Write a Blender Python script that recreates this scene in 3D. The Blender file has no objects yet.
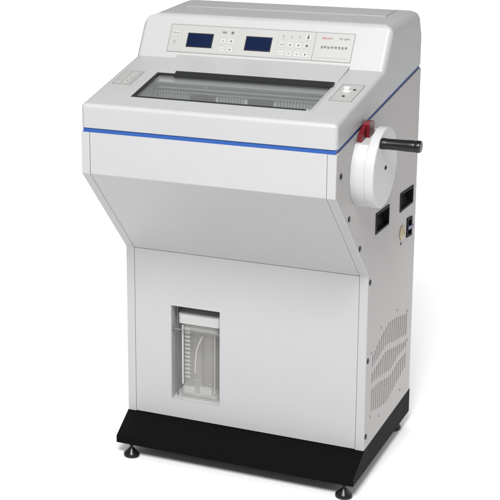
import bpy, bmesh, math, random
from mathutils import Vector, Matrix

random.seed(7)
SC = bpy.context.scene
COL = SC.collection

# ------------------------------------------------------------------ materials
def new_mat(name):
    m = bpy.data.materials.new(name)
    m.use_nodes = True
    nt = m.node_tree
    return m, nt, nt.nodes['Principled BSDF']

def paint(name, col, rough=0.42, bump=0.06, scale=900.0, var=0.028, spec=0.45, metallic=0.0):
    """powder coat / plastic: slightly mottled colour, fine orange peel"""
    m, nt, b = new_mat(name)
    N, L = nt.nodes, nt.links
    tc = N.new('ShaderNodeTexCoord')
    n1 = N.new('ShaderNodeTexNoise'); n1.inputs['Scale'].default_value = 9.0; n1.inputs['Detail'].default_value = 5.0
    L.new(tc.outputs['Object'], n1.inputs['Vector'])
    mx = N.new('ShaderNodeMix'); mx.data_type = 'RGBA'
    mx.inputs['A'].default_value = (*[max(0, c * (1 - var)) for c in col], 1)
    mx.inputs['B'].default_value = (*[min(1, c * (1 + var)) for c in col], 1)
    L.new(n1.outputs['Fac'], mx.inputs['Factor'])
    L.new(mx.outputs['Result'], b.inputs['Base Color'])
    mr = N.new('ShaderNodeMapRange')
    mr.inputs['To Min'].default_value = rough - 0.05; mr.inputs['To Max'].default_value = rough + 0.05
    L.new(n1.outputs['Fac'], mr.inputs['Value']); L.new(mr.outputs['Result'], b.inputs['Roughness'])
    if bump > 0:
        n2 = N.new('ShaderNodeTexNoise'); n2.inputs['Scale'].default_value = scale; n2.inputs['Detail'].default_value = 2.0
        L.new(tc.outputs['Object'], n2.inputs['Vector'])
        bp = N.new('ShaderNodeBump'); bp.inputs['Strength'].default_value = bump; bp.inputs['Distance'].default_value = 0.0006
        L.new(n2.outputs['Fac'], bp.inputs['Height']); L.new(bp.outputs['Normal'], b.inputs['Normal'])
    b.inputs['Specular IOR Level'].default_value = spec
    b.inputs['Metallic'].default_value = metallic
    return m

def clear_mat(name, tint, gloss_rough=0.02, diffuse=0.0, diff_col=(0.8, 0.8, 0.8), ior=1.45):
    """thin clear sheet: tinted see-through, fresnel gloss, optional milky share"""
    m = bpy.data.materials.new(name); m.use_nodes = True
    nt = m.node_tree; N, L = nt.nodes, nt.links
    N.clear()
    out = N.new('ShaderNodeOutputMaterial')
    tr = N.new('ShaderNodeBsdfTransparent'); tr.inputs['Color'].default_value = (*tint, 1)
    gl = N.new('ShaderNodeBsdfGlossy'); gl.inputs['Roughness'].default_value = gloss_rough
    gl.inputs['Color'].default_value = (0.95, 0.95, 0.95, 1)
    fr = N.new('ShaderNodeFresnel')
    ge = N.new('ShaderNodeNewGeometry'); io = N.new('ShaderNodeMix')       # same reflectance on the way in and out of the sheet
    io.inputs['A'].default_value = ior; io.inputs['B'].default_value = 1 / ior
    L.new(ge.outputs['Backfacing'], io.inputs['Factor']); L.new(io.outputs['Result'], fr.inputs['IOR'])
    base = tr.outputs[0]
    if diffuse > 0:
        df = N.new('ShaderNodeBsdfDiffuse'); df.inputs['Color'].default_value = (*diff_col, 1)
        tl = N.new('ShaderNodeBsdfTranslucent'); tl.inputs['Color'].default_value = (*diff_col, 1)
        h = N.new('ShaderNodeMixShader'); h.inputs['Fac'].default_value = 0.5
        L.new(df.outputs[0], h.inputs[1]); L.new(tl.outputs[0], h.inputs[2])
        ns = N.new('ShaderNodeTexNoise'); ns.inputs['Scale'].default_value = 30.0
        mr = N.new('ShaderNodeMapRange'); mr.inputs['To Min'].default_value = diffuse * 0.9; mr.inputs['To Max'].default_value = min(1, diffuse * 1.1)
        L.new(ns.outputs['Fac'], mr.inputs['Value'])
        mm = N.new('ShaderNodeMixShader')
        L.new(mr.outputs['Result'], mm.inputs['Fac']); L.new(base, mm.inputs[1]); L.new(h.outputs[0], mm.inputs[2])
        base = mm.outputs[0]
    mf = N.new('ShaderNodeMixShader')
    L.new(fr.outputs[0], mf.inputs['Fac']); L.new(base, mf.inputs[1]); L.new(gl.outputs[0], mf.inputs[2])
    L.new(mf.outputs[0], out.inputs['Surface'])
    return m

WHITE = paint('white_powder_coat', (0.448, 0.445, 0.451))
HOODW = paint('white_hood_plastic', (0.427, 0.427, 0.428), rough=0.40, bump=0.04)
SHADEDW = paint('shaded_white_coat', (0.437, 0.420, 0.411), rough=0.55)  # same white paint, with the side's warm shade put into the colour
WHEELW = paint('wheel_enamel', (0.50, 0.503, 0.506), rough=0.34, bump=0.02)
BLUE = paint('blue_trim', (0.016, 0.085, 0.335), rough=0.4, bump=0.0)
BLACK = paint('black_base_coat', (0.005, 0.005, 0.0055), rough=0.55, bump=0.12, scale=700, var=0.2, spec=0.03)
BLACKM = paint('matt_black_plastic', (0.008, 0.008, 0.009), rough=0.6, bump=0.05, var=0.2, spec=0.08)
BLACKP = paint('black_plastic', (0.006, 0.006, 0.0065), rough=0.3, bump=0.03, var=0.2, spec=0.38)
GASKET = paint('black_gasket', (0.012, 0.012, 0.013), rough=0.5, bump=0.05, var=0.2)
RAIL = paint('dark_rail', (0.016, 0.0165, 0.017), rough=0.36, bump=0.02, var=0.1, spec=0.4)
RED = paint('red_plastic', (0.13, 0.004, 0.009), rough=0.33, bump=0.03, var=0.12)
FOIL = paint('keypad_foil', (0.395, 0.395, 0.375), rough=0.38, bump=0.0)
FOILK = paint('key_foil', (0.455, 0.455, 0.44), rough=0.38, bump=0.0)
LINE = paint('grey_print', (0.24, 0.24, 0.24), rough=0.5, bump=0.0)
FAINT = paint('faint_print', (0.37, 0.37, 0.36), rough=0.5, bump=0.0)
INK = paint('dark_print', (0.07, 0.07, 0.07), rough=0.5, bump=0.0)
REDINK = paint('red_print', (0.36, 0.06, 0.065), rough=0.5, bump=0.0)
NAVY = paint('navy_screen', (0.003, 0.009, 0.038), rough=0.14, bump=0.0, var=0.25, spec=0.3)
NAVYE = paint('screen_bezel', (0.006, 0.007, 0.015), rough=0.3, bump=0.0)
CHAMB = paint('chamber_enamel', (0.66, 0.67, 0.67), rough=0.35, bump=0.05)
FIN = paint('fin_aluminium', (0.55, 0.56, 0.56), rough=0.35, bump=0.0, metallic=0.5)
VENTD = paint('dark_louvre', (0.012, 0.012, 0.013), rough=0.4, bump=0.0)
STEEL = paint('steel', (0.62, 0.62, 0.62), rough=0.22, bump=0.0, metallic=1.0)
WIRE = paint('dull_wire', (0.22, 0.22, 0.22), rough=0.4, bump=0.0, metallic=0.6)
BEIGE = paint('beige_nylon', (0.47, 0.40, 0.26), rough=0.45, bump=0.03)
LABELW = paint('socket_grey', (0.55, 0.56, 0.58), rough=0.4, bump=0.0)
SOCKB = paint('socket_blue', (0.014, 0.028, 0.11), rough=0.35, bump=0.0)
KNOBW = paint('white_knob', (0.60, 0.585, 0.575), rough=0.12, bump=0.0, spec=0.7)
LIDW = paint('lid_plastic', (0.46, 0.46, 0.455), rough=0.35, bump=0.02)
TUBE = paint('tan_tube', (0.58, 0.52, 0.48), rough=0.4, bump=0.0)
GLASS = clear_mat('grey_glass', (0.92, 0.93, 0.93), gloss_rough=0.05, diffuse=0.11, diff_col=(0.78, 0.80, 0.79), ior=1.5)
JARM = clear_mat('cloudy_plastic', (0.97, 0.97, 0.96), gloss_rough=0.10, diffuse=0.17, diff_col=(0.93, 0.92, 0.90))
JARI = clear_mat('grey_plastic', (0.88, 0.87, 0.85), gloss_rough=0.1, diffuse=0.10, diff_col=(0.7, 0.68, 0.65))
JARR = clear_mat('ridge_plastic', (0.95, 0.95, 0.94), gloss_rough=0.15, diffuse=0.30, diff_col=(0.90, 0.90, 0.88))

# ------------------------------------------------------------------ mesh helpers
def obj(name, bm, mats, parent=None, smooth_deg=35.0):
    if not isinstance(mats, (list, tuple)): mats = [mats]
    bmesh.ops.recalc_face_normals(bm, faces=bm.faces)
    org = parent.matrix_world.translation if parent is not None else Vector()
    root = parent
    while root is not None and root.parent is not None: root = root.parent
    org = root.location.copy() if root is not None else Vector()
    bmesh.ops.translate(bm, verts=bm.verts, vec=-org)
    me = bpy.data.meshes.new(name)
    bm.to_mesh(me); bm.free()
    for m in mats: me.materials.append(m)
    for p in me.polygons: p.use_smooth = True
    me.set_sharp_from_angle(angle=math.radians(smooth_deg))
    o = bpy.data.objects.new(name, me)
    COL.objects.link(o)
    if parent is not None: o.parent = parent
    wn = o.modifiers.new('even_normals', 'WEIGHTED_NORMAL'); wn.keep_sharp = True
    return o

def thing(name, label, cat, loc=(0, 0, 0)):
    o = bpy.data.objects.new(name, None)
    o.empty_display_size = 0.1
    COL.objects.link(o); o.location = loc
    o['label'] = label; o['category'] = cat
    return o

class Frame:
    """a flat surface: origin, along x, up the surface, out of the surface"""
    def __init__(s, o, ex, ev):
        s.o = Vector(o); s.ex = Vector(ex).normalized(); s.ev = Vector(ev).normalized(); s.n = s.ex.cross(s.ev)
    def p(s, a, b, h=0.0):
        return s.o + s.ex * a + s.ev * b + s.n * h

def hexa(bm, pts, mi=0):
    """eight corners: four below, four above"""
    v = [bm.verts.new(p) for p in pts]
    fs = [(3, 2, 1, 0), (4, 5, 6, 7), (0, 1, 5, 4), (1, 2, 6, 5), (2, 3, 7, 6), (3, 0, 4, 7)]
    for f in fs:
        bm.faces.new([v[i] for i in f]).material_index = mi
    return v

def box(bm, x0, x1, y0, y1, z0, z1, mi=0):
    return hexa(bm, [(x0, y0, z0), (x1, y0, z0), (x1, y1, z0), (x0, y1, z0), (x0, y0, z1), (x1, y0, z1), (x1, y1, z1), (x0, y1, z1)], mi)

def plate(bm, fr, a0, a1, b0, b1, h0, h1, mi=0):
    return hexa(bm, [fr.p(a0, b0, h0), fr.p(a1, b0, h0), fr.p(a1, b1, h0), fr.p(a0, b1, h0),
                     fr.p(a0, b0, h1), fr.p(a1, b0, h1), fr.p(a1, b1, h1), fr.p(a0, b1, h1)], mi)

def ring_border(bm, fr, a0, a1, b0, b1, w, h0, h1, mi=0):
    plate(bm, fr, a0, a1, b0, b0 + w, h0, h1, mi); plate(bm, fr, a0, a1, b1 - w, b1, h0, h1, mi)
    plate(bm, fr, a0, a0 + w, b0 + w, b1 - w, h0, h1, mi); plate(bm, fr, a1 - w, a1, b0 + w, b1 - w, h0, h1, mi)

def lathe(bm, o, axis, prof, seg=40, mi=0, ref=None):
    """profile of (radius, height along axis)"""
    o = Vector(o); ax = Vector(axis).normalized()
    r = Vector(ref) if ref else (Vector((0, 0, 1)) if abs(ax.z) < 0.9 else Vector((1, 0, 0)))
    u = (r - ax * r.dot(ax)).normalized(); w = ax.cross(u)
    rings = []
    for rad, h in prof:
        if rad < 1e-6:
            rings.append([bm.verts.new(o + ax * h)])
        else:
            rings.append([bm.verts.new(o + ax * h + (u * math.cos(t) + w * math.sin(t)) * rad)
                          for t in (2 * math.pi * k / seg for k in range(seg))])
    for A, B in zip(rings, rings[1:]):
        for k in range(seg):
            j = (k + 1) % seg
            if len(A) == 1 and len(B) == 1: continue
            if len(A) == 1: f = [A[0], B[k], B[j]]
            elif len(B) == 1: f = [A[k], A[j], B[0]]
            else: f = [A[k], A[j], B[j], B[k]]
            bm.faces.new(f).material_index = mi

def rod(bm, pts, rad, seg=10, mi=0):
    pts = [Vector(p) for p in pts]
    rings = []
    for i, p in enumerate(pts):
        d = (pts[min(i + 1, len(pts) - 1)] - pts[max(i - 1, 0)]).normalized()
        r = Vector((0, 0, 1)) if abs(d.z) < 0.9 else Vector((1, 0, 0))
        u = (r - d * r.dot(d)).normalized(); w = d.cross(u)
        rings.append([bm.verts.new(p + (u * math.cos(t) + w * math.sin(t)) * rad) for t in (2 * math.pi * k / seg for k in range(seg))])
    for A, B in zip(rings, rings[1:]):
        for k in range(seg):
            j = (k + 1) % seg
            bm.faces.new([A[k], A[j], B[j], B[k]]).material_index = mi
    bm.faces.new(rings[0][::-1]).material_index = mi; bm.faces.new(rings[-1]).material_index = mi

def prism_x(bm, poly, x0, x1, mi=0):
    a = [bm.verts.new((x0, y, z)) for y, z in poly]; b = [bm.verts.new((x1, y, z)) for y, z in poly]
    n = len(poly)
    fs = [bm.faces.new(a), bm.faces.new(b[::-1])]
    for i in range(n):
        j = (i + 1) % n
        fs.append(bm.faces.new([a[i], b[i], b[j], a[j]]))
    for f in fs: f.material_index = mi
    return a, b

def holed_sheet(bm, outline, holes, to3, depth_vec):
    """flat outline with holes, filled, then thickened"""
    edges = []
    for loop in [outline] + holes:
        vs = [bm.verts.new(to3(*q)) for q in loop]
        for i in range(len(vs)):
            edges.append(bm.edges.new((vs[i], vs[(i + 1) % len(vs)])))
    res = bmesh.ops.triangle_fill(bm, use_beauty=True, use_dissolve=False, edges=edges)
    faces = [g for g in res['geom'] if isinstance(g, bmesh.types.BMFace)]
    ext = bmesh.ops.extrude_face_region(bm, geom=faces, use_keep_orig=True)
    vs = [g for g in ext['geom'] if isinstance(g, bmesh.types.BMVert)]
    bmesh.ops.translate(bm, verts=vs, vec=Vector(depth_vec))

def bevel_edges(bm, test, off, seg=3):
    bm.edges.ensure_lookup_table()
    es = [e for e in bm.edges if test(e)]
    bmesh.ops.bevel(bm, geom=es, offset=off, segments=seg, affect='EDGES', profile=0.5, clamp_overlap=True)

def all_convex(e): return len(e.link_faces) == 2 and e.calc_face_angle(0) > 0.5

# ------------------------------------------------------------------ dimensions (metres)
W = 0.70
YF, D = -0.321, 0.462
Z_PB, Z_PL, Z_PT = 0.045, 0.068, 0.115
Z_S0, Z_S1 = 0.672, 1.0232
Z_B = 1.1495           # top of the steel body
Z_ST = 1.1640          # underside of the hood, above the blue trim
Z_HF = 1.235
YC, ZC = 0.098, 1.255
YT, ZT = 0.175, 1.368

CONS = Frame((0, YC, ZC), (1, 0, 0), (0, YT - YC, ZT - ZC))
DECK = Frame((0, YF, Z_HF), (1, 0, 0), (0, YC - YF, ZC - Z_HF))
def dv(y): return (y - YF) / DECK.ev.y

machine = thing('cryostat_microtome', 'white floor standing cryostat microtome with blue trim, black base and side handwheel', 'laboratory machine', (0.35, 0.07, 0.0))

# ------------------------------------------------------------------ base
bm = bmesh.new()
prism_x(bm, [(-0.100, Z_PB), (D + 0.001, Z_PB - 0.007), (D + 0.001, Z_PT), (-0.001, Z_PT), (-0.100, Z_PL)], -0.001, W + 0.001)
bevel_edges(bm, all_convex, 0.0035, 2)
base = obj('base_plinth', bm, BLACK, machine)
for fx in (0.041, 0.672):
    for fy in (-0.086, 0.40):
        bm = bmesh.new()
        lathe(bm, (fx, fy, 0), (0, 0, 1), [(0, 0), (0.021, 0), (0.0235, 0.003), (0.0235, 0.008), (0.021, 0.013), (0.012, 0.022), (0.008, 0.027), (0.0065, 0.028), (0, 0.028)], 28)
        ft = obj('foot', bm, BLACKP, machine)
        bm = bmesh.new()
        lathe(bm, (fx, fy, 0), (0, 0, 1), [(0, 0.0275), (0.0055, 0.0275)] + [(0.0055 - 0.0008 * (k % 2), 0.029 + 0.002 * k) for k in range(10)] + [(0, 0.049)], 16)
        obj('threaded_stem', bm, VENTD, ft)

# ------------------------------------------------------------------ side panels with flanges
def side_outline():
    return [(0, Z_PT), (0, Z_S0), (YF, Z_S1), (YF, Z_B), (D, Z_B + 0.008), (D, Z_PT)]

def vent_slots():
    """three wavy bands of upright slots, as pressed into the sheet"""
    def lin(pts, y):
        for (a, za), (b, zb) in zip(pts, pts[1:]):
            if a <= y <= b: return za + (zb - za) * (y - a) / (b - a)
        return pts[0][1] if y < pts[0][0] else pts[-1][1]
    top = [(0.058, 0.398), (0.150, 0.428), (0.215, 0.442), (0.300, 0.425), (0.400, 0.396)]
    g1 = [(0.058, 0.352), (0.199, 0.366), (0.300, 0.338), (0.410, 0.312)]
    g2 = [(0.058, 0.300), (0.140, 0.290), (0.246, 0.262), (0.320, 0.275), (0.410, 0.272)]
    bot = [(0.058, 0.218), (0.150, 0.190), (0.218, 0.178), (0.266, 0.188), (0.413, 0.215)]
    hs = []
    n = 17
    for k in range(n):
        y = 0.064 + (0.402 - 0.064) * k / (n - 1)
        for hi, lo in ((lin(top, y), lin(g1, y) + 0.009), (lin(g1, y) - 0.009, lin(g2, y) + 0.009), (lin(g2, y) - 0.009, lin(bot, y))):
            if hi - lo < 0.012: continue
            w = 0.0061
            hs.append([(y - w, lo + w), (y - w * 0.5, lo), (y + w * 0.5, lo), (y + w, lo + w), (y + w, hi - w), (y + w * 0.5, hi), (y - w * 0.5, hi), (y - w, hi - w)])
    return hs

POCKETS = [[(0.055, 0.843), (0.175, 0.827), (0.175, 0.773), (0.055, 0.787)],
           [(0.293, 0.820), (0.419, 0.801), (0.419, 0.753), (0.293, 0.768)]]
SOCK = [(0.367, 0.717), (0.419, 0.707), (0.419, 0.646), (0.367, 0.656)]

bm = bmesh.new()
holed_sheet(bm, side_outline(), POCKETS + [SOCK] + vent_slots(), lambda y, z: Vector((W, y, z)), (-0.006, 0, 0))
def outer_front(e):
    a, b = e.verts
    if abs(a.co.x - W) > 1e-5 or abs(b.co.x - W) > 1e-5: return False
    s = side_outline()
    def on(v, p, q):
        p, q, c = Vector(p), Vector(q), Vector((v.co.y, v.co.z))
        d = q - p; t = (c - p).dot(d) / d.dot(d)
        return -1e-4 < t < 1.0001 and (p + d * t - c).length < 1e-5
    return any(on(a, s[i], s[i + 1]) and on(b, s[i], s[i + 1]) for i in (0, 1, 2, 4))
bevel_edges(bm, outer_front, 0.0028, 3)
def front_flange(bm, x0, x1):
    out = side_outline()[:4]; inn = [(0.010, Z_PT), (0.010, Z_S0 + 0.004), (YF + 0.010, Z_S1 + 0.0045), (YF + 0.010, Z_B)]
    for k in range(3):
        q = [out[k], out[k + 1], inn[k + 1], inn[k]]
        hexa(bm, [(x0, y, z) for y, z in q] + [(x1, y, z) for y, z in q])
front_flange(bm, W - 0.024, W - 0.006)
def flange_white(bm):  # front faces get the unshaded copy of the paint
    bmesh.ops.recalc_face_normals(bm, faces=bm.faces)
    for f in bm.faces:
        if abs(f.normal.x) < 0.5 and f.calc_center_median().y < 0.03 and f.normal.y < -0.5: f.material_index = 1
flange_white(bm)
side = obj('side_panel', bm, [SHADEDW, WHITE], machine)
bm = bmesh.new()
holed_sheet(bm, side_outline(), [], lambda y, z: Vector((0, y, z)), (0.024, 0, 0))
flange_white(bm)
obj('side_panel', bm, [SHADEDW, WHITE], machine)
bm = bmesh.new()
box(bm, 0.0245, W - 0.0245, D - 0.006, D - 0.002, Z_PT + 0.001, Z_B)
obj('back_panel', bm, SHADEDW, machine)

# ------------------------------------------------------------------ front panels
SX0, SX1 = 0.0252, 0.6748
bm = bmesh.new()
box(bm, SX0, SX1, YF + 0.0004, YF + 0.012, Z_S1 + 0.0006, Z_B)
bevel_edges(bm, lambda e: all(abs(v.co.y - YF - 0.0004) < 1e-6 for v in e.verts), 0.001, 2)
obj('upper_front_panel', bm, WHITE, machine)
bm = bmesh.new()
SL = Frame((0, 0, Z_S0), (1, 0, 0), (0, YF, Z_S1 - Z_S0))
sl_len = math.hypot(YF, Z_S1 - Z_S0)
plate(bm, SL, SX0, SX1, 0.0005, sl_len - 0.0005, -0.010, -0.0004)
obj('sloped_front_panel', bm, WHITE, machine)
REC = (0.1355, 0.2820, 0.1790, 0.4950)
bm = bmesh.new()
holed_sheet(bm, [(SX0, Z_PT + 0.002), (SX1, Z_PT + 0.002), (SX1, Z_S0 - 0.001), (SX0, Z_S0 - 0.001)],
            [[(REC[0], REC[2]), (REC[1], REC[2]), (REC[1], REC[3]), (REC[0], REC[3])]],
            lambda x, z: Vector((x, 0.0005, z)), (0, 0.003, 0))
obj('lower_front_panel', bm, WHITE, machine)
# bottle niche behind the opening
bm = bmesh.new()
x0, x1, z0, z1 = REC; yd = 0.135; t = 0.003
e = 0.0006
box(bm, x0 - t, x0 + e, 0.0038, yd, z0 - t, z1 + t)
box(bm, x1 - e, x1 + t, 0.0038, yd, z0 - t, z1 + t)
box(bm, x0 + e, x1 - e, 0.0038, yd, z0 - t, z0 + e)
box(bm, x0 + e, x1 - e, 0.0038, yd, z1 - e, z1 + t)
box(bm, x0 - t, x1 + t, yd, yd + t, z0 - t, z1 + t)
niche = obj('bottle_niche', bm, WHITE, machine)
# wire bail: upright behind the left jamb and a cross bar
bm = bmesh.new()
rod(bm, [(0.1365, 0.009, 0.4145), (0.200, 0.009, 0.4145), (0.2815, 0.009, 0.4145)], 0.0021, 10)
lathe(bm, (0.1362, 0.009, 0.4145), (1, 0, 0), [(0, 0), (0.0048, 0), (0.0048, 0.005), (0.002, 0.007), (0, 0.007)], 14)
rod(bm, [(0.1450, 0.028, 0.182), (0.1450, 0.028, 0.30), (0.1450, 0.028, 0.493)], 0.0018, 10)
obj('retaining_wire', bm, WIRE, machine)

# ------------------------------------------------------------------ blue trim band
bm = bmesh.new()
i = 0.0045
v = hexa(bm, [(i, YF + i, Z_B + .0002), (W - i, YF + i, Z_B + .0002), (W - i, D - 0.001, Z_B + 0.0082), (i, D - 0.001, Z_B + 0.0082),
              (i, YF + i, Z_ST - .0002), (W - i, YF + i, Z_ST - .0002), (W - i, D - 0.001, Z_ST + 0.0078), (i, D - 0.001, Z_ST + 0.0078)])
bmesh.ops.recalc_face_normals(bm, faces=bm.faces)
bmesh.ops.delete(bm, geom=[f for f in bm.faces if abs(f.normal.z) > 0.9], context='FACES_ONLY')
bmesh.ops.solidify(bm, geom=bm.faces[:], thickness=0.004)
obj('blue_trim', bm, BLUE, machine)

# ------------------------------------------------------------------ hood
bm = bmesh.new()
YB = D + 0.001
hp = [(YF, Z_ST), (YF, Z_HF), (YC, ZC), (YT, ZT), (YB - 0.012, 1.3335), (YB + 0.002, 1.298), (YB, Z_ST + 0.008)]
a, b = prism_x(bm, hp, 0.0, W)
bm.edges.ensure_lookup_table()
bw = bm.edges.layers.float.new('bevel_weight_edge')
for e in bm.edges:
    zs = [v.co.z for v in e.verts]; ys = [v.co.y for v in e.verts]; xs = [v.co.x for v in e.verts]
    if all(z < Z_ST + 0.0085 for z in zs) or all(abs(y - YC) < 1e-5 for y in ys): continue   # open underside, foot of the console
    w_ = 0.24
    if abs(xs[0] - xs[1]) < 1e-6 and min(ys) > YC - 1e-5 and min(zs) > ZC - 1e-5:
        left = xs[0] < 0.1
        w_ = (1.0 if left else 0.60) if min(ys) > YC + 0.01 else (0.30 if left else 0.36)
    e[bw] = w_
hood_bm = bm
hood = obj('hood', hood_bm, HOODW, machine, 40)
hood.modifiers.clear()
bv = hood.modifiers.new('round', 'BEVEL'); bv.limit_method = 'WEIGHT'; bv.width = 0.050; bv.segments = 7; bv.harden_normals = False
def cut(target, x0, x1, y0, y1, z0, z1):
    c = bmesh.new(); box(c, x0, x1, y0, y1, z0, z1)
    me = bpy.data.meshes.new('cutter'); c.to_mesh(me); c.free()
    co = bpy.data.objects.new('cutter', me); COL.objects.link(co)
    md = target.modifiers.new('cut', 'BOOLEAN'); md.operation = 'DIFFERENCE'; md.object = co; md.solver = 'EXACT'
    bpy.context.view_layer.update()
    dg = bpy.context.evaluated_depsgraph_get()
    nm = bpy.data.meshes.new_from_object(target.evaluated_get(dg))
    target.modifiers.clear()
    old = target.data; target.data = nm; nm.name = target.name
    bpy.data.objects.remove(co); bpy.data.meshes.remove(me)
WX0, WX1, WY0, WY1 = 0.1130, 0.6105, -0.2370, -0.0330
bpy.context.view_layer.update()
cut(hood, 0.06, 0.66, -0.295, 0.165, 1.10, 1.221)
cut(hood, WX0, WX1, WY0, WY1, 1.15, 1.32)
for p in hood.data.polygons: p.use_smooth = True
hood.data.set_sharp_from_angle(angle=math.radians(40))
wn = hood.modifiers.new('even_normals', 'WEIGHTED_NORMAL'); wn.keep_sharp = True

# low cover plate let into the roof of the hood
TOP = Frame((0, YT, ZT), (1, 0, 0), (0, YB - 0.012 - YT, 1.3335 - ZT))
bm = bmesh.new()
plate(bm, TOP, 0.075, 0.640, 0.135, 0.243, 0.0003, 0.0022)
bevel_edges(bm, all_convex, 0.0008, 2)
obj('roof_cover', bm, HOODW, machine)

# slope that runs from the console down to the glass, between the two side ledges
bm = bmesh.new()
rp = []
for k in range(9):
    s = k / 8
    y = -0.0245 + s * 0.1275
    z = DECK.p(0, dv(y)).z + 0.0005 + 0.0045 * s + 0.0035 * s * s
    rp.append((y, z))
rp += [(0.112, 1.258), (0.112, 1.246), (-0.0245, 1.240)]
xa, xb = 0.122, 0.606
prism_x(bm, rp, xa, xb)
bevel_edges(bm, lambda e: len(e.link_faces) == 2 and e.calc_face_angle(0) > 0.5 and all(abs(v.co.x - e.verts[0].co.x) < 1e-6 for v in e.verts) and min(v.co.z for v in e.verts) > 1.245, 0.004, 3)
obj('console_apron', bm, HOODW, machine)

# ------------------------------------------------------------------ cold chamber under the glass
bm = bmesh.new()
cx0, cx1, cy0, cy1, cz0, cz1 = 0.090, 0.640, -0.262, -0.004, 1.04, 1.2205
t = 0.003
box(bm, cx0, cx0 + t, cy0, cy1, cz0, cz1); box(bm, cx1 - t, cx1, cy0, cy1, cz0, cz1)
box(bm, cx0 + t, cx1 - t, cy0, cy0 + t, cz0, cz1); box(bm, cx0 + t, cx1 - t, cy1, cy1 + t, cz0, cz1)
box(bm, cx0 + t, cx1 - t, cy0 + t, cy1, cz0, cz0 + t)
chamber = obj('cold_chamber', bm, CHAMB, machine)
# evaporator: ledge, row of upright fins, two dark louvres and a small knob, coloured white for its highlight, on the back wall
bm = bmesh.new()
box(bm, 0.100, 0.630, -0.022, -0.0045, 1.1995, 1.2035)
n = 62
for k in range(n):
    x = 0.104 + 0.522 * k / (n - 1)
    if 0.200 < x < 0.276 or 0.360 < x < 0.441: zt = 1.154
    else: zt = 1.190
    box(bm, x - 0.0012, x + 0.0012, -0.020, -0.0045, 1.120, zt)
box(bm, 0.102, 0.628, -0.013, -0.0046, 1.185, 1.1895); box(bm, 0.102, 0.628, -0.013, -0.0047, 1.150, 1.154)
obj('evaporator_fins', bm, FIN, machine)
for xc in (0.238, 0.4005):
    bm = bmesh.new()
    box(bm, xc - 0.034, xc + 0.034, -0.022, -0.0048, 1.1585, 1.1790)
    for k in range(9):
        x = xc - 0.030 + 0.0075 * k
        box(bm, x - 0.0012, x + 0.0012, -0.025, -0.021, 1.160, 1.1775, 1)
    obj('dark_louvre', bm, [VENTD, RAIL], machine)
bm = bmesh.new()
lathe(bm, (0.249, -0.0045, 1.2105), (0, -1, 0), [(0, 0), (0.007, 0), (0.007, 0.010), (0.005, 0.015), (0, 0.017)], 20)
obj('chamber_knob', bm, KNOBW, machine)
# specimen stage that sits lower in the chamber
bm = bmesh.new()
box(bm, 0.26, 0.42, -0.20, -0.06, 1.0435, 1.08); box(bm, 0.30, 0.38, -0.17, -0.10, 1.08, 1.11)
bevel_edges(bm, all_convex, 0.004, 2)
obj('knife_stage', bm, STEEL, machine)

# glass, gasket, rear rail
bm = bmesh.new()
plate(bm, DECK, WX0 + 0.001, WX1 - 0.001, dv(WY0 + 0.001), dv(WY1 - 0.001), -0.008, -0.003)
obj('glass_lid', bm, GLASS, machine)
bm = bmesh.new()
plate(bm, DECK, WX0 + 0.0005, WX1 - 0.020, dv(WY0 + 0.0005), dv(WY0 + 0.008), -0.010, 0.0012)
plate(bm, DECK, WX0 + 0.0005, WX0 + 0.008, dv(WY0 + 0.008), dv(-0.0400), -0.010, 0.0012)
plate(bm, DECK, WX0 + 0.0005, 0.172, dv(-0.0400), dv(-0.0335), -0.010, 0.0012)
obj('gasket', bm, GASKET, machine)
bm = bmesh.new()
plate(bm, DECK, WX1 - 0.0085, WX1 - 0.0005, dv(WY0 + 0.001), dv(-0.045), -0.010, -0.0005)
plate(bm, DECK, WX1 - 0.019, WX1 - 0.009, dv(WY0 + 0.001), dv(WY0 + 0.012), -0.010, -0.0002)
obj('glass_edge_trim', bm, FAINT, machine)
bm = bmesh.new()
# rounded rail with a shallow front face
poly = []
fz = DECK.p(0, dv(-0.050)).z
poly = [(-0.051, fz - 0.004), (-0.0515, fz + 0.0015), (-0.0485, fz + 0.0035)]
for k in range(7):
    t_ = math.radians(125 - 24 * k)
    poly.append((-0.033 + 0.0095 * math.cos(t_), fz + 0.0015 + 0.0085 * math.sin(t_)))
poly += [(-0.0245, fz - 0.004)]
prism_x(bm, poly, 0.168, 0.604)
bevel_edges(bm, lambda e: len(e.link_faces) == 2 and e.calc_face_angle(0) > 0.9 and abs(e.verts[0].co.x - e.verts[1].co.x) < 1e-6, 0.004, 3)
obj('lid_rail', bm, RAIL, machine)

# ------------------------------------------------------------------ control panel on the console
cp = bmesh.new()
KX0, KX1, KV0, KV1 = 0.087, 0.605, 0.018, 0.1045
plate(cp, CONS, KX0, KX1, KV0, KV1, 0.0002, 0.0012, 0)
ring_border(cp, CONS, KX0, KX1, KV0, KV1, 0.0020, 0.0012, 0.0016, 1)
for x in (0.1235, 0.2335, 0.2870, 0.3985, 0.4985):
    plate(cp, CONS, x - 0.0006, x + 0.0006, KV0 + 0.004, KV1 - 0.004, 0.0012, 0.0015, 2)
plate(cp, CONS, 0.4985, 0.5005, KV0 + 0.002, KV1 - 0.002, 0.0012, 0.00155, 1)
plate(cp, CONS, 0.510, 0.596, 0.0285, 0.0293, 0.0012, 0.0015, 1)
panel = obj('control_panel', cp, [FOIL, LINE, FAINT], machine)

for x0, x1 in ((0.1405, 0.2155), (0.3085, 0.3825)):
    bm = bmesh.new()
    plate(bm, CONS, x0, x1, 0.0355, 0.0795, 0.0013, 0.0020, 0)
    plate(bm, CONS, x0 + 0.003, x1 - 0.003, 0.0385, 0.0765, 0.0020, 0.0022, 1)
    obj('display_screen', bm, [NAVYE, NAVY], panel)

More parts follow.
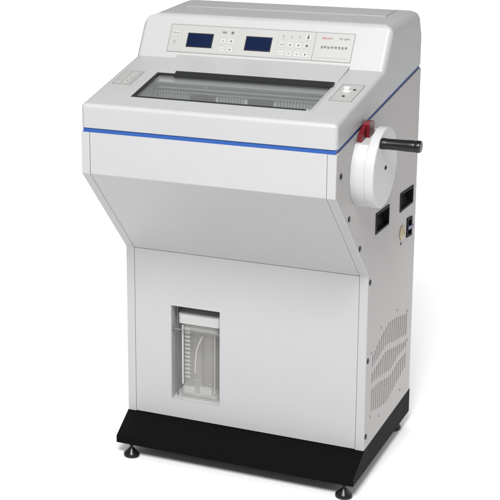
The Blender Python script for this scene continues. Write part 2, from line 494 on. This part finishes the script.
def icon(bm, fr, x, v, kind, h, mi):
    def bar(a0, a1, b0, b1, hh=0.0003): plate(bm, fr, x + a0, x + a1, v + b0, v + b1, h, h + hh, mi)
    def disc(r, hh=0.0003, cx=0, cv=0): lathe(bm, fr.p(x + cx, v + cv, h), fr.n, [(0, 0), (r, 0), (r, hh), (0, hh)], 12, mi)
    def tri(pts, hh=0.0003):
        lo = [bm.verts.new(fr.p(x + p, v + q, h)) for p, q in pts]; up = [bm.verts.new(fr.p(x + p, v + q, h + hh)) for p, q in pts]
        bm.faces.new(lo[::-1]).material_index = mi; bm.faces.new(up).material_index = mi
        for i in range(3):
            j = (i + 1) % 3
            bm.faces.new([lo[i], lo[j], up[j], up[i]]).material_index = mi
    if kind == 'up': tri([(-0.0035, -0.002), (0.0035, -0.002), (0, 0.004)])
    elif kind == 'down': tri([(-0.0035, 0.002), (0, -0.004), (0.0035, 0.002)])
    elif kind == 'left': tri([(-0.004, 0), (0.002, -0.0035), (0.002, 0.0035)])
    elif kind == 'right': tri([(0.004, 0), (-0.002, 0.0035), (-0.002, -0.0035)])
    elif kind == 'dot': disc(0.0024)
    elif kind == 'lamp':
        disc(0.0034, cv=-0.001); bar(-0.0016, 0.0016, 0.0, 0.0075)
    elif kind == 'grid':
        for k in (-1, 0, 1): bar(-0.0055, 0.0055, k * 0.0035 - 0.0008, k * 0.0035 + 0.0008)
        bar(-0.0008, 0.0008, -0.0055, 0.0055, 0.00035)
    elif kind == 'bars':
        for k in (-1.5, -.5, .5, 1.5): bar(k * 0.0032 - 0.001, k * 0.0032 + 0.001, -0.003, 0.003)
    elif kind == 'key':
        disc(0.003, cx=-0.0035); bar(-0.001, 0.007, -0.0011, 0.0011, 0.00035); bar(0.004, 0.006, -0.004, -0.0012, 0.0004)
    elif kind == 'snow':
        for a in range(3):
            f2 = Frame(fr.p(x, v, h), fr.ex * math.cos(a * 1.047) + fr.ev * math.sin(a * 1.047), fr.ev * math.cos(a * 1.047) - fr.ex * math.sin(a * 1.047))
            plate(bm, f2, -0.0055, 0.0055, -0.0008, 0.0008, 0, 0.0003 + 0.00003 * a, mi)
        disc(0.0028, 0.0004)
    elif kind == 'ring':
        ring_border(bm, fr, x - 0.0045, x + 0.0045, v - 0.0045, v + 0.0045, 0.0014, h, h + 0.0003, mi)
    elif kind == 'dash': bar(-0.005, 0.005, -0.0006, 0.0006)

def key(x, v, kind, cap=True, ink=1, w=0.0085):
    bm = bmesh.new()
    if cap:
        plate(bm, CONS, x - w, x + w, v - 0.0082, v + 0.0082, 0.0013, 0.0019, 0)
        ring_border(bm, CONS, x - w, x + w, v - 0.0082, v + 0.0082, 0.0007, 0.0019, 0.0021, 3)
    icon(bm, CONS, x, v, kind, 0.0019 if cap else 0.0013, ink)
    obj('key', bm, [FOILK, INK, LINE, FAINT], panel)

for a in [(0.105, 0.0774, 'key', True, 2), (0.105, 0.0500, 'grid', True, 2),
          (0.2450, 0.0865, 'bars', False, 1), (0.2680, 0.0865, 'snow', False, 1),
          (0.2450, 0.0605, 'right', True, 2), (0.2680, 0.0605, 'down', True, 1), (0.2450, 0.0350, 'dash', True, 2), (0.2680, 0.0350, 'dot', True, 1),
          (0.4120, 0.0855, 'grid', True, 2), (0.4340, 0.0855, 'dot', False, 2), (0.4570, 0.0855, 'dot', False, 2), (0.4800, 0.0855, 'lamp', True, 1),
          (0.4120, 0.0605, 'bars', True, 2), (0.4340, 0.0605, 'up', True, 1), (0.4570, 0.0605, 'down', True, 1), (0.4800, 0.0605, 'snow', True, 1),
          (0.4120, 0.0345, 'dash', True, 2), (0.4340, 0.0345, 'up', True, 2), (0.4570, 0.0345, 'left', True, 2), (0.4800, 0.0345, 'right', True, 1)]:
    key(*a)

# small printed lines of the name plate: letters too small to read in the photograph, kept as strokes
def strokes(bm, x0, x1, v, hgt, count, mi, slant=0.0, dense=False):
    step = (x1 - x0) / count
    for k in range(count):
        cx = x0 + step * (k + 0.5); w = step * 0.36
        rows = random.sample((-0.5, -0.17, 0.17, 0.5), 3 if dense else 2)
        for r in rows:
            plate(bm, CONS, cx - w + slant * r * hgt, cx + w + slant * r * hgt, v + r * hgt - hgt * 0.09, v + r * hgt + hgt * 0.09, 0.0013, 0.0016, mi)
        for c in random.sample((-0.8, 0.0, 0.8), 2):
            plate(bm, CONS, cx + c * w - w * 0.16, cx + c * w + w * 0.16, v - hgt * 0.5, v + hgt * 0.5, 0.0013, 0.00165, mi)
bm = bmesh.new()
strokes(bm, 0.5175, 0.5300, 0.0870, 0.0052, 3, 1, 0.3, True)
strokes(bm, 0.5310, 0.5460, 0.0870, 0.0042, 5, 1, 0.3)
strokes(bm, 0.5640, 0.5720, 0.0870, 0.0045, 2, 0)
plate(bm, CONS, 0.5732, 0.5752, 0.0864, 0.0874, 0.0013, 0.0016, 0)
strokes(bm, 0.5765, 0.5920, 0.0870, 0.0045, 4, 0)
strokes(bm, 0.5165, 0.5905, 0.0600, 0.0062, 8, 0, 0.0, True)
obj('name_print', bm, [INK, REDINK], panel)

# ------------------------------------------------------------------ ledge keypad (left) and lock plate (right)
bm = bmesh.new()
a0, a1, b0, b1 = 0.0225, 0.0765, dv(-0.150), dv(-0.034)
plate(bm, DECK, a0, a1, b0, b1, 0.0002, 0.0010, 0)
ring_border(bm, DECK, a0, a1, b0, b1, 0.0018, 0.0010, 0.0014, 1)
for x in (0.0445, 0.0670):
    plate(bm, DECK, x - 0.0005, x + 0.0005, b0 + 0.006, b1 - 0.006, 0.0010, 0.0013, 1)
lk = obj('ledge_keypad', bm, [FOIL, LINE], machine)
for x, y in ((0.033, -0.060), (0.033, -0.089), (0.033, -0.119), (0.0565, -0.062), (0.0565, -0.090), (0.0565, -0.119)):
    bm = bmesh.new()
    v_ = dv(y)
    plate(bm, DECK, x - 0.0085, x + 0.0085, v_ - 0.010, v_ + 0.010, 0.0011, 0.0016, 0)
    icon(bm, DECK, x, v_, 'ring' if x < 0.05 else 'dot', 0.0016, 1)
    if x > 0.05 and y < -0.08: icon(bm, DECK, x + 0.001, v_, 'right', 0.0016, 2)
    obj('key', bm, [FOILK, LINE, INK], lk)
bm = bmesh.new()
a0, a1, b0, b1 = 0.6245, 0.6830, dv(-0.150), dv(-0.020)
plate(bm, DECK, a0, a1, b0, b1, 0.0002, 0.0008, 0)
ring_border(bm, DECK, a0, a1, b0, b1, 0.0016, 0.0008, 0.0014, 1)
lp = obj('switch_plate', bm, [FOIL, LINE], machine)
bm = bmesh.new()
o_ = DECK.p(0.6490, dv(-0.070), 0.0008)
lathe(bm, o_, DECK.n, [(0, 0), (0.0125, 0), (0.0125, 0.002), (0.010, 0.003), (0.0095, 0.010), (0.007, 0.0125), (0.003, 0.0135), (0, 0.0136)], 28)
obj('push_knob', bm, KNOBW, lp)
for (x, y) in ((0.6660, -0.060), (0.6520, -0.112)):  # dark dots added as painted shade beside the push knob
    bm = bmesh.new()
    lathe(bm, DECK.p(x, dv(y), 0.0008), DECK.n, [(0, 0), (0.0040, 0), (0.0036, 0.0018), (0, 0.0022)], 16)
    obj('knob_shade_dot', bm, VENTD, lp)

# ------------------------------------------------------------------ handwheel on the side
CY, CZ = -0.093, 1.043
GR = 0.1121
bm = bmesh.new()
circ = []
ZCUT = 1.130
n = 72
pts = []
for k in range(n):
    a_ = 2 * math.pi * k / n
    y, z = CY + GR * math.cos(a_), CZ + GR * math.sin(a_)
    if z <= ZCUT: pts.append((a_, y, z))
s = math.asin((ZCUT - CZ) / GR)
aa = sorted([(p[0] if p[0] >= math.pi - s else p[0] + 2 * math.pi, p[1], p[2]) for p in pts])
poly = [(CY - GR * math.cos(s), ZCUT)] + [(y, z) for _, y, z in aa] + [(CY + GR * math.cos(s), ZCUT)]
prism_x(bm, poly, W + 0.0004, W + 0.0358)
bevel_edges(bm, lambda e: len(e.link_faces) == 2 and e.calc_face_angle(0) > 0.7 and max(v.co.x for v in e.verts) > W + 0.03, 0.0005, 1)
obj('wheel_guard', bm, WHEELW, machine)
bm = bmesh.new()
R = 0.1125
lathe(bm, (W, CY, CZ), (1, 0, 0), [(0, 0.036), (R - 0.0006, 0.036), (R, 0.0366), (R, 0.0545), (R - 0.0012, 0.0582), (R - 0.004, 0.060), (R - 0.008, 0.060), (0.0, 0.060)], 96)
wheel = obj('handwheel', bm, WHEELW, machine, 30)
bm = bmesh.new()
lathe(bm, (W + 0.0600, CY, CZ), (1, 0, 0), [(0, 0), (0.0062, 0), (0.0062, 0.0016), (0.004, 0.0026), (0.003, 0.0012), (0, 0.0012)], 20)
obj('hub_screw', bm, BLACKP, wheel)
bm = bmesh.new()
HY, HZ = -0.142, 1.1300
lathe(bm, (W + 0.0600, HY, HZ), (1, 0, 0), [(0, 0), (0.0140, 0), (0.0156, 0.0015), (0.0160, 0.006), (0.0156, 0.010), (0.0150, 0.020), (0.0152, 0.045), (0.0160, 0.070), (0.0164, 0.083), (0.0154, 0.0855), (0.0154, 0.087), (0.0168, 0.089), (0.0168, 0.098), (0.0150, 0.1010), (0, 0.1014)], 36)
obj('crank_handle', bm, BLACKP, wheel)

# red lock lever: arm rising out of the notch of the guard, blocky grip on top
bm = bmesh.new()
ax0, ax1 = W + 0.0015, W + 0.0125
def quad_prism(bm, poly, x0, x1): prism_x(bm, poly, x0, x1)
quad_prism(bm, [(-0.150, 1.1305), (-0.124, 1.1305), (-0.096, 1.148), (-0.090, 1.160), (-0.110, 1.166), (-0.142, 1.152)], ax0, ax1)
bevel_edges(bm, all_convex, 0.003, 2)
lever = obj('lock_lever', bm, RED, machine)
bm = bmesh.new()
quad_prism(bm, [(-0.106, 1.130), (-0.072, 1.122), (-0.062, 1.130), (-0.060, 1.160), (-0.068, 1.168), (-0.102, 1.175), (-0.109, 1.168)], W + 0.0040, W + 0.0205)
bevel_edges(bm, all_convex, 0.004, 3)
obj('lever_grip', bm, RED, lever)

# ------------------------------------------------------------------ side fittings
for q in POCKETS:
    bm = bmesh.new()
    c = Vector((sum(p[0] for p in q) / 4, sum(p[1] for p in q) / 4))
    def sc(p, d): 
        w_ = Vector(p) - c
        return c + Vector((w_.x * (1 - d / abs(w_.x)), w_.y * (1 - d / abs(w_.y))))
    outer = [sc(p, -0.004) for p in q]; mid = [sc(p, 0.003) for p in q]; back = [sc(p, 0.007) for p in q]
    def ring(pl, x): return [bm.verts.new((x, p[0], p[1])) for p in pl]
    r0 = ring(outer, W + 0.0003); r1 = ring(outer, W + 0.0020); r2 = ring(mid, W + 0.0024)
    r3 = ring(mid, W - 0.004)
    r4 = [bm.verts.new((W - (0.020 if k in (0, 1) else 0.009), p[0], p[1])) for k, p in enumerate(back)]
    for A, B in ((r0, r1), (r1, r2), (r2, r3), (r3, r4)):
        for k in range(4):
            bm.faces.new([A[k], A[(k + 1) % 4], B[(k + 1) % 4], B[k]])
    bm.faces.new(r4)
    obj('grip_pocket', bm, BLACKM, machine)

bm = bmesh.new()
q = SOCK
def lerp2(u, v):
    t0 = Vector(q[0]).lerp(Vector(q[1]), u); t1 = Vector(q[3]).lerp(Vector(q[2]), u)
    return t0.lerp(t1, v)
def sq(bm, u0, u1, v0, v1, x0, x1, mi):
    p = [lerp2(u0, v1), lerp2(u1, v1), lerp2(u1, v0), lerp2(u0, v0)]
    hexa(bm, [(x0, a.x, a.y) for a in p] + [(x1, a.x, a.y) for a in p], mi)
B0 = W - 0.012
sq(bm, 0.0, 1.0, 0.0, 0.12, B0, W + 0.003, 0); sq(bm, 0.0, 1.0, 0.88, 1.0, B0, W + 0.003, 0)
sq(bm, 0.0, 0.2, 0.12, 0.88, B0, W + 0.003, 0); sq(bm, 0.82, 1.0, 0.12, 0.88, B0, W + 0.003, 0)
sq(bm, 0.2, 0.82, 0.12, 0.88, B0, W - 0.006, 1)
sock = obj('power_inlet', bm, [BLACKM, LABELW], machine)
bm = bmesh.new()
sq(bm, 0.12, 1.16, 0.44, 0.62, W - 0.006, W + 0.0045, 0)
obj('rocker_switch', bm, SOCKB, sock)

bm = bmesh.new()
lathe(bm, (W, 0.318, 0.690), (1, 0, 0), [(0, 0.0004), (0.0215, 0.0004), (0.0225, 0.002), (0.021, 0.0045), (0.013, 0.0065), (0.0115, 0.0085), (0.006, 0.009), (0.005, 0.006), (0, 0.006)], 32)
obj('drain_fitting', bm, BEIGE, machine)
bm = bmesh.new()
lathe(bm, (W, 0.312, 0.657), (1, 0, 0), [(0, 0.0003), (0.0042, 0.0003), (0.0036, 0.0022), (0, 0.0026)], 16)
obj('small_screw', bm, VENTD, machine)
for y, z in ((-0.284, 1.077), (-0.202, 0.923), (-0.095, 0.795), (0.013, 0.650), (0.013, 0.402), (0.013, 0.157)):
    bm = bmesh.new()
    lathe(bm, (W, y, z), (1, 0, 0), [(0, 0.0003), (0.0085, 0.0003), (0.0085, 0.0015), (0.0070, 0.0028), (0.0035, 0.0030), (0.003, 0.0015), (0, 0.0015)], 22)
    obj('plug_screw', bm, BLACKP, machine)
for y, z in ((0.139, 0.456), (0.050, 0.412), (0.406, 0.402), (0.356, 0.158), (0.142, 0.166), (0.052, 0.205), (0.30, 0.447), (0.418, 0.300)):
    bm = bmesh.new()
    lathe(bm, (W, y, z), (1, 0, 0), [(0, 0.0003), (0.0036, 0.0003), (0.0032, 0.0016), (0, 0.0020)], 14)
    obj('vent_rivet', bm, WIRE, machine)

# ------------------------------------------------------------------ drain bottle standing in the niche
bottle = thing('drain_bottle', 'cloudy clear plastic drain bottle with white lid standing in the front niche', 'bottle', (0.213, 0.070, REC[2] + 0.0006))
def rbox(bm, x0, x1, y0, y1, z0, z1, r, seg=5, caps=True, taper=0.0):
    ring_ = []
    for cx, cy, a0 in ((x1 - r, y1 - r, 0), (x0 + r, y1 - r, 90), (x0 + r, y0 + r, 180), (x1 - r, y0 + r, 270)):
        for k in range(seg + 1):
            a_ = math.radians(a0 + 90 * k / seg)
            ring_.append((cx + r * math.cos(a_), cy + r * math.sin(a_)))
    A = [bm.verts.new((x, y, z0)) for x, y in ring_]; B = [bm.verts.new((x, y, z1)) for x, y in ring_]
    n_ = len(ring_)
    for k in range(n_):
        bm.faces.new([A[k], A[(k + 1) % n_], B[(k + 1) % n_], B[k]])
    if caps: bm.faces.new(A[::-1]); bm.faces.new(B)
BZ = REC[2] + 0.0008
bm = bmesh.new()
rbox(bm, 0.160, 0.268, 0.024, 0.118, BZ + 0.010, 0.428, 0.014)
obj('bottle_body', bm, JARM, bottle)
bm = bmesh.new()
rbox(bm, 0.156, 0.272, 0.020, 0.122, BZ, BZ + 0.020, 0.012)
rbox(bm, 0.163, 0.200, 0.019, 0.030, BZ + 0.020, BZ + 0.038, 0.004)
rbox(bm, 0.214, 0.252, 0.019, 0.030, BZ + 0.020, BZ + 0.044, 0.004)
obj('bottle_foot', bm, JARR, bottle)
bm = bmesh.new()
rbox(bm, 0.150, 0.278, 0.016, 0.126, 0.4325, 0.4625, 0.012)
bevel_edges(bm, lambda e: all_convex(e) and all(v.co.z > 0.46 for v in e.verts), 0.003, 2)
obj('bottle_lid', bm, LIDW, bottle)
bm = bmesh.new()
box(bm, 0.1605, 0.1655, 0.0215, 0.0238, 0.225, 0.425)
obj('corner_or_glint_strip', bm, LIDW, bottle)
bm = bmesh.new()
box(bm, 0.2585, 0.2610, 0.0220, 0.0238, 0.205, 0.405)
obj('corner_or_glint_strip', bm, JARR, bottle)  # thin pale strip added to act as a highlight on the bottle
for k in range(13):
    bm = bmesh.new()
    z = 0.412 - 0.0135 * k
    rbox(bm, 0.170, 0.186, 0.0195, 0.0238, z, z + 0.0055, 0.0015, 2)
    obj('scale_ridge', bm, JARR, bottle)
for k in range(3):
    bm = bmesh.new()
    rbox(bm, 0.1585, 0.2695, 0.0225, 0.1195, 0.4265 - 0.007 * k - 0.003, 0.4265 - 0.007 * k, 0.013)
    obj('neck_rib', bm, JARR, bottle)
bm = bmesh.new()
rod(bm, [(0.240, 0.040, 0.430), (0.231, 0.038, 0.412), (0.218, 0.036, 0.388), (0.207, 0.035, 0.362), (0.200, 0.034, 0.335), (0.197, 0.034, 0.300), (0.196, 0.034, 0.262)], 0.0018, 10)
obj('inner_tube', bm, TUBE, bottle)
bm = bmesh.new()
lathe(bm, (0.2275, 0.070, BZ + 0.022), (0, 0, 1), [(0, 0), (0.021, 0), (0.0225, 0.002), (0.0225, 0.20), (0.021, 0.2035), (0, 0.2035)], 36)
obj('inner_cylinder', bm, JARI, bottle)

# ------------------------------------------------------------------ floor
bm = bmesh.new()
vs = [bm.verts.new(p) for p in ((-40, -20, 0), (40, -20, 0), (40, 60, 0), (-40, 60, 0))]
bm.faces.new(vs)
floor = obj('floor', bm, paint('white_sweep', (0.95, 0.95, 0.95), rough=0.7, bump=0.0, var=0.005, spec=0.2))
floor['kind'] = 'structure'; floor['label'] = 'seamless white studio floor'

# ------------------------------------------------------------------ light
wd = bpy.data.worlds.new('World'); SC.world = wd; wd.use_nodes = True
bg = wd.node_tree.nodes['Background']
bg.inputs['Color'].default_value = (0.97, 0.98, 1.0, 1); bg.inputs['Strength'].default_value = 0.22

def softbox(name, loc, target, sx, sy, power, col=(1, 1, 1)):
    l = bpy.data.lights.new(name, 'AREA'); l.shape = 'RECTANGLE'; l.size = sx; l.size_y = sy; l.energy = power; l.color = col
    o = bpy.data.objects.new(name, l); COL.objects.link(o); o.location = loc
    o.rotation_euler = (Vector(target) - Vector(loc)).to_track_quat('-Z', 'Y').to_euler()
    return o
softbox('key_softbox', (1.05, -3.2, 4.5), (0.35, 0.1, 0.8), 1.6, 1.6, 222)
softbox('added_floor_light', (-1.4, 3.6, 2.6), (-1.6, 4.6, 0.0), 3.5, 4.5, 95)  # added lamp that whitens the floor behind the machine
softbox('added_floor_light', (-1.2, 0.2, 0.96), (-1.25, 0.2, 0.0), 0.9, 2.2, 3.5)  # added lamp that whitens the floor on the left
softbox('added_floor_light', (2.1, 1.4, 1.00), (2.15, 1.5, 0.0), 1.2, 2.4, 9)  # added lamp that fills the floor shadow on the right

# ------------------------------------------------------------------ camera (view camera with shifted lens)
cd = bpy.data.cameras.new('camera'); cam = bpy.data.objects.new('camera', cd); COL.objects.link(cam)
R_ = Matrix(((0.761146, -0.122179, 0.636969), (0.634120, 0.346419, -0.691293), (-0.136196, 0.930089, 0.341152)))
cam.matrix_world = Matrix.Translation((2.26759, -5.71806, 3.15081)) @ R_.to_4x4()
cd.sensor_fit = 'HORIZONTAL'; cd.sensor_width = 36.0
cd.lens = 146.0905
cd.shift_x = 1.70173; cd.shift_y = -0.03883
cd.clip_start = 0.1; cd.clip_end = 200.0
SC.camera = cam

SC.render.engine = 'CYCLES'
SC.cycles.max_bounces = 10; SC.cycles.diffuse_bounces = 5; SC.cycles.transparent_max_bounces = 16
SC.cycles.use_denoising = True
SC.view_settings.view_transform = 'Standard'; SC.view_settings.look = 'None'
SC.view_settings.exposure = 0.58; SC.view_settings.gamma = 1.0
